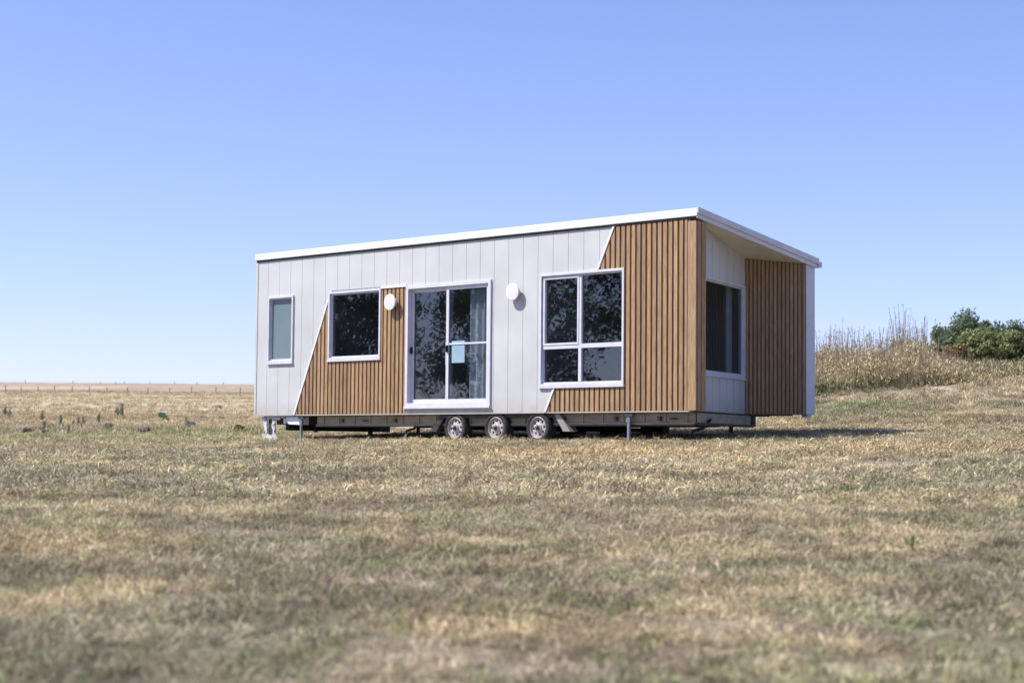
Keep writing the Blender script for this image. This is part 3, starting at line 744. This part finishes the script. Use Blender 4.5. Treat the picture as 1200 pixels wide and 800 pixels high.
def bush(px, py_base, wpx, hpx, u, name, label, cols, seed, cat='bush', group=None, n=7000, size=.07):
    a = (px-600)/2114.; v = a*u; x = CAM[0]+u*FH[0]+v*RH[0]; y = CAM[1]+u*FH[1]+v*RH[1]; z = gz(x, y)
    k = u/2114.; rx = wpx*k/2
    top = EYE+(528+(px-600)*.0088-hpx)*k      # hpx: image row of the top
    hh = top-z
    e = empty(name, (x, y, z)); tag(e, label, cat, group)
    C, R = clumps(rx, rx, hh*.5, 26, seed, hh*.5)
    Q, c = leaves(n, C, R, size, cols, seed, shell=.35)
    Q[:, :, 2] = np.maximum(Q[:, :, 2], .02)
    quads('crown', Q, m_leaf, c, e)
    mb = MB(); r = random.Random(seed)
    for i in range(5):
        t = C[r.randrange(len(C))]; mb.tube([(r.uniform(-.1, .1), r.uniform(-.1, .1), -.1), (t[0]*.4, t[1]*.4, t[2]*.5), t], [.05, .035, .012], 6)
    mb.build('trunk', m_bark, None).parent = e
    return e
dk = [(.13,.17,.10), (.165,.205,.12), (.105,.14,.09)]
ol = [(.21,.235,.105), (.26,.275,.125), (.17,.19,.095)]
bush(1130, 447, 80, 364, 74, 'evergreen_bush', 'tallest dark green rounded bush on the skyline of the bank', dk, 1, n=15000, size=.06)
bush(1172, 447, 74, 367, 77, 'evergreen_bush', 'dark green bush with a bumpy top just right of the tallest one', dk, 2, n=13000, size=.06)
bush(1208, 447, 70, 370, 79, 'evergreen_bush', 'dark green bush cut by the right edge of the photo', dk, 3, n=10000, size=.06)
bush(1106, 447, 48, 388, 71, 'evergreen_bush', 'low dark bush at the left foot of the tallest one', dk, 4, n=7000, size=.06)
bush(1162, 447, 84, 385, 64, 'olive_bush', 'olive green broad bush in front of the dark bushes', ol, 5, n=17000, size=.05)
bush(1207, 447, 80, 382, 63, 'olive_bush', 'olive green bush in front, touching the right edge of the photo', ol, 6, n=16000, size=.05)
bush(1118, 447, 46, 400, 61, 'russet_bush', 'low russet brown bush between the golden weeds and the olive bushes', [(.24,.17,.09), (.30,.22,.12), (.18,.15,.08)], 7, n=8000, size=.045)

# tall dry weeds on the bank: a mass nobody could count
def weeds():
    r = np.random.default_rng(77); Q = []; C = []
    n = 9200
    px = r.uniform(935, 1400, n); u = r.uniform(48, 59, n)
    a = (px-600)/2114; x = CAM[0]+u*FH[0]+a*u*RH[0]; y = CAM[1]+u*FH[1]+a*u*RH[1]; z = ground(x, y)
    env = np.interp(px, [935, 960, 1000, 1050, 1085, 1100, 1140, 1215, 1280, 1400], [1.3, 1.35, 1.45, 1.65, 1.4, .75, .42, .36, .7, 1.1])*(.45+1.1*fbm(px*.07, u*.5, 3))
    tl = r.random(n) < .16
    h = env*np.where(tl, r.uniform(.75, 1.15, n), r.uniform(.3, .68, n))
    lean = r.normal(0, .09, (n, 2))
    gold = np.array([(.56,.45,.24), (.50,.39,.20), (.62,.53,.34), (.36,.28,.17), (.68,.60,.44)])
    for i in range(n):
        p0 = np.array([x[i], y[i], z[i]-.02]); d = np.array([lean[i, 0], lean[i, 1], 1.])*h[i]; w = .006+.004*r.random()
        s_ = np.array([RH[0], RH[1], 0])*w; p1 = p0+d
        c = gold[r.integers(0, 5)]*r.uniform(.7, 1.15)
        Q.append([p0-s_, p0+s_, p1+s_*.5, p1-s_*.5]); C.append(c)
        tall = h[i] > env[i]*.75
        m_ = r.integers(3, 6) if tall else r.integers(8, 16)
        for k in range(m_):             # leaves / seed heads up the stem
            if tall: t = 1-.16*r.random(); sz = .022; cc = np.array([.20,.14,.09])*r.uniform(.7, 1.5)
            else: t = r.uniform(.1, 1.08); sz = .05; cc = gold[r.integers(0, 5)]*r.uniform(.7, 1.1)
            if t*h[i] < .3 and r.random() < (.75 if px[i] < 1070 else .3): cc = np.array([.16,.19,.09])*r.uniform(.7, 1.3)
            q = p0+d*t+r.normal(0, .02 if tall else .06, 3); e1 = r.normal(size=3); e1[2] = abs(e1[2])+.6; e1 /= np.linalg.norm(e1); e2 = np.cross(e1, r.normal(size=3)); e2 /= np.linalg.norm(e2)
            Q.append([q-e2*sz*.35, q+e2*sz*.35, q+e1*sz*1.8+e2*sz*.15, q+e1*sz*1.8-e2*sz*.15]); C.append(cc)
    o = quads('tall_weeds', np.array(Q), m_leaf, np.clip(np.array(C), .02, .8)); tag(o, 'tall golden dry weeds with dark seed heads along the top of the bank', 'weeds', kind='stuff')
    # green leafy skirt along the foot of the weeds, and green patches on the slope
    n = 26000; px = r.uniform(940, 1215, n); base = np.interp(px, [940, 1215], [47.5, 50.5]); u = base+r.normal(0, .9, n)+2*fbm(px*.03, px*0, 2)
    a = (px-600)/2114; x = CAM[0]+u*FH[0]+a*u*RH[0]; y = CAM[1]+u*FH[1]+a*u*RH[1]
    k = r.random(n) < sm(.42, .6, fbm(x*.8, y*.8, 3))
    x, y = x[k], y[k]; z = ground(x, y)+r.random(k.sum())**1.5*.35*fbm(x, y, 2)
    P = np.stack([x, y, z], 1); n = len(P); e1 = r.normal(size=(n, 3)); e1[:, 2] = abs(e1[:, 2])+.4; e1 /= np.linalg.norm(e1, axis=1)[:, None]; e2 = np.cross(e1, r.normal(size=(n, 3))); e2 /= np.linalg.norm(e2, axis=1)[:, None]
    s_ = .05; Q = np.stack([P-e2*s_*.4, P+e2*s_*.4, P+e1*s_*2+e2*s_*.2, P+e1*s_*2-e2*s_*.2], 1)
    C = np.array([(.15,.19,.09), (.20,.23,.12), (.12,.16,.08)])[r.integers(0, 3, n)]*r.uniform(.8, 1.2, n)[:, None]
    o = quads('green_undergrowth', Q, m_leaf, C); tag(o, 'low green undergrowth at the foot of the golden weeds', 'undergrowth', kind='stuff')
weeds()

# spiky plants of the left field, each a thing
def spiky(px, py, hpx, wpx, label, cols, seed, name='thistle', lean=0, group='thistles in the left field', n=130):
    x, y, z, t = pix(px, py); k = t/2114.; h = hpx*k; w = wpx*k/2; r = np.random.default_rng(seed); Q = []; C = []
    for i in range(n):
        q = r.random()**.8; a = r.random()*6.283; rad = w*(.35+.65*abs(math.sin(q*7+seed)))*(1-.5*q)*math.sqrt(r.random())
        p = np.array([rad*math.cos(a)+lean*h*q, rad*math.sin(a), q*h*.95]); e1 = np.array([math.cos(a)*.6, math.sin(a)*.6, .9+r.random()]); e1 /= np.linalg.norm(e1)
        e2 = np.cross(e1, r.normal(size=3)); e2 /= np.linalg.norm(e2); s_ = h*.13*(1.2-q*.6)
        Q.append([p-e2*s_*.25, p+e2*s_*.25, p+e1*s_*1.8+e2*s_*.06, p+e1*s_*1.8-e2*s_*.06]); C.append(np.array(cols[r.integers(0, len(cols))])*r.uniform(.7, 1.3))
    e = empty(name, (x, y, z)); tag(e, label, name.replace('_', ' '), group)
    mb = MB(); mb.tube([(0, 0, -.03), (lean*h, 0, h*.95)], [.018, .008], 5); mb.build('stem', m_post, None).parent = e
    quads('foliage', np.array(Q), m_leaf, np.array(C), e)
gr = [(.21,.24,.16), (.25,.27,.18), (.30,.26,.19)]
T = [(5.5, 488, 9, 5, 'dark thistle nearest the left edge of the photo, left one of a close pair'), (11, 489, 8, 6, 'broader dark thistle on the right of the pair at the left edge'),
     (49, 494, 10, 4, 'slim dark thistle standing clear above the small broken weeds'), (71, 499, 10, 4, 'dark thistle left of the row of three thistles'),
     (91.5, 500, 9, 4, 'leftmost thistle of the row of three'), (98, 499, 9, 4, 'rightmost thistle of the row of three'), (86.5, 500, 6, 4, 'short thistle starting the row of three'),
     (115.5, 497, 10, 4, 'tall narrow thistle beside the grey round shrub'), (51, 509, 12, 5, 'nearest dark broken thistle below the slim one'), (80.5, 509, 8, 3, 'small brown thistle low in front of the row of three'),
     (137, 489, 10, 7, 'wide dark thistle clump with a tall spike left of the big green shrub'), (142.5, 488, 12, 4, 'tall spike just right of the wide thistle clump'), (221, 501, 10, 6, 'leaning dark thistle right of the big green shrub')]
for i, (a_, b_, c_, d_, l_) in enumerate(T): spiky(a_, b_, c_*1.25, d_*1.1, l_, gr, 500+i, lean=-.45 if i == 12 else random.uniform(-.08, .08))
for i, (a_, b_, c_, d_, l_) in enumerate([(787, 655, 12, 26, 'small green weed in the short turf right below the cabin corner'), (1069, 648, 20, 26, 'upright green weed in the turf at the lower right'), (245, 655, 10, 22, 'small bright green weed in the turf at the lower left')]):
    spiky(a_, b_, c_, d_, l_, [(.16,.22,.07), (.20,.26,.09)], 700+i, name='green_weed', group='green weeds in the foreground turf', n=90)
def round_shrub(px, py, wpx, hpx, label, cols, seed, name='small_shrub', n=420):
    x, y, z, t = pix(px, py); k = t/2114.; e = empty(name, (x, y, z)); tag(e, label, 'shrub', 'low shrubs in the left field')
    C, R = clumps(wpx*k/2, wpx*k/2, hpx*k*.5, 9, seed, hpx*k*.45); Q, c = leaves(n, C, R, .05, cols, seed, shell=.1); Q[:, :, 2] = np.maximum(Q[:, :, 2], 0)
    quads('foliage', Q, m_leaf, c, e)
    mb = MB(); mb.tube([(0, 0, -.04), (.02, 0, hpx*k*.6)], [.02, .01], 5); mb.build('stem', m_post, None).parent = e
grn = [(.19,.24,.15), (.23,.28,.18)]; gy = [(.36,.31,.25), (.42,.36,.28), (.29,.25,.2)]
round_shrub(192, 494, 17, 12, 'largest green spiky shrub in the left field', grn, 61)
round_shrub(31, 508, 11, 8, 'grey brown round shrub near the left edge of the field', gy, 62)
round_shrub(126, 504, 15, 9, 'grey brown round shrub in the middle of the left field', gy, 63)
round_shrub(170, 506, 14, 5, 'low flat grey shrub below the big green shrub', gy, 64)
round_shrub(280, 505, 11, 8, 'dull green shrub close to the left end of the cabin', [(.14,.15,.09)], 65)
round_shrub(226, 500, 14, 5, 'low green plant at the foot of the leaning thistle', grn, 66)
round_shrub(239, 490, 12, 3, 'thin dark scrub patch in the straw far right of the green shrub', gy, 67)
round_shrub(259, 491, 9, 3, 'second thin scrub patch, nearer to the cabin end', gy, 68)
round_shrub(257, 479, 7, 4, 'tiny shrub highest up the straw slope near the cabin', gy, 69)

# fences
def fence(name, pxs, py, u, hgt, label, wires=3, pw=.13):
    pos = []
    for p in pxs:
        a = (p-600)/2114.; x = CAM[0]+u(p)*FH[0]+a*u(p)*RH[0]; y = CAM[1]+u(p)*FH[1]+a*u(p)*RH[1]; pos.append(Vector((x, y, gz(x, y))))
    e = empty(name, pos[0]); tag(e, label, 'fence')
    for p in pos:
        mb = MB(); hh = hgt*random.uniform(.88, 1.15); mb.tube([p+Vector((0, 0, -.2)), p+Vector((random.uniform(-.05, .05), 0, hh))], pw/2, 7); mb.build('post', m_post, e)
    for k in range(wires):
        mb = MB(); mb.tube([p+Vector((0, 0, hgt*(.3+.3*k))) for p in pos], .012, 4); mb.build('wire', m_steel, e)
fence('wire_fence', [-60, -36, -14, 7, 25.5, 45, 64.5, 85, 105.5, 126, 150, 174, 199.5, 225, 253.5, 282, 312, 345], 463, lambda p: 300+.05*p, 1.1, 'post and wire fence crossing the straw field below the far hill', pw=.12)
fence('ridge_fence', [-30, 30, 86, 118, 136, 146, 176, 205, 231, 262, 300], 449, lambda p: 640, .9, 'fence of small dark posts along the top of the far hill', wires=2, pw=.2)

# gum trees across the paddock, which the windows mirror
tr = [(-72, -52, 12), (-63, -56, 14), (-54, -50, 12), (-46, -55, 14.5), (-37, -50, 13), (-29, -55, 14), (-21, -51, 12), (-67, -63, 16), (-50, -64, 16), (-33, -63, 15)]
wh_ = ['leftmost', 'second', 'third', 'tallest, fourth', 'fifth', 'sixth', 'last, smallest']
for i, (x, y, h) in enumerate(tr):
    z = gz(x, y); e = empty('gum_tree', (x, y, z)); tag(e, 'leafy gum tree of the grove mirrored in the dark cabin windows', 'tree', 'gum trees mirrored in the windows')
    r = random.Random(i); C = []; R = []; mb = MB(); mb.tube([(0, 0, -.3), (.2, .1, h*.3), (.0, .3, h*.6)], [.35, .26, .14], 8)
    for k in range(26):
        an = r.uniform(0, 6.28); q = r.uniform(.3, 1); zz = h*r.uniform(.04, .95); ra = h*.42*q*(1.1-abs(zz/h-.5)); c = (ra*math.cos(an), ra*math.sin(an), zz)
        C.append(c); s_ = r.uniform(.08, .14)*h; R.append((s_, s_, s_*.75)); mb.tube([(.1, .2, zz*.55), (c[0]*.6, c[1]*.6, zz*.85), c], [.1, .06, .02], 5)
    mb.build('trunk', m_bark, None).parent = e
    Q, c = leaves(8500, C, R, .115, [(.06,.09,.045), (.09,.12,.06), (.05,.07,.04)], 900+i, shell=.3); quads('crown', Q, m_leaf, c, e)

# ------------------------------------------------------------------ light, sky, camera
sd = np.array([.85, 1.0, -1.70]); sd = sd/np.linalg.norm(sd)
el = math.asin(-sd[2]); az = math.atan2(-sd[0], -sd[1])
sun = bpy.data.lights.new('sun', 'SUN'); sun.energy = 5.0; sun.angle = math.radians(.53); sun.color = (1, .955, .88)
so = bpy.data.objects.new('sun', sun); COL.objects.link(so); so.rotation_euler = Vector(sd.tolist()).to_track_quat('-Z', 'Y').to_euler()
W = bpy.data.worlds.new('World'); S.world = W; W.use_nodes = True; nt = W.node_tree; bg = nt.nodes['Background']
sky = nt.nodes.new('ShaderNodeTexSky'); sky.sky_type = 'NISHITA'; sky.sun_disc = False; sky.sun_elevation = el; sky.sun_rotation = az % (2*math.pi)
sky.altitude = 300; sky.air_density = 1.0; sky.dust_density = .75; sky.ozone_density = 3.4
tn = nt.nodes.new('ShaderNodeMix'); tn.data_type = 'RGBA'; tn.blend_type = 'MULTIPLY'; tn.inputs[0].default_value = 1; tn.inputs[7].default_value = (1.07, .96, 1.19, 1)
tcw = nt.nodes.new('ShaderNodeTexCoord'); mpw = nt.nodes.new('ShaderNodeMapping'); mpw.inputs['Location'].default_value = (0, 0, .012); mpw.inputs['Scale'].default_value = (1, 1, 1.12)
nt.links.new(tcw.outputs['Generated'], mpw.inputs[0]); nt.links.new(mpw.outputs[0], sky.inputs[0])
nt.links.new(sky.outputs[0], tn.inputs[6]); nt.links.new(tn.outputs[2], bg.inputs[0]); bg.inputs[1].default_value = .112

cd = bpy.data.cameras.new('camera'); cam = bpy.data.objects.new('camera', cd); COL.objects.link(cam); S.camera = cam
cd.sensor_width = 36; cd.lens = 2114.04/1200*36; cd.clip_end = 20000; cd.clip_start = .1
m3 = Matrix(((R2[0], U2[0], -FW[0]), (R2[1], U2[1], -FW[1]), (R2[2], U2[2], -FW[2])))
cam.matrix_world = Matrix.Translation(Vector(CAM.tolist())) @ m3.to_4x4()
cd.dof.use_dof = True; cd.dof.focus_distance = 34.0; cd.dof.aperture_fstop = 2.3
S.view_settings.view_transform = 'Standard'; S.view_settings.look = 'None'; S.view_settings.gamma = 1; S.view_settings.exposure = .65
S.cycles.max_bounces = 6; S.cycles.transparent_max_bounces = 12
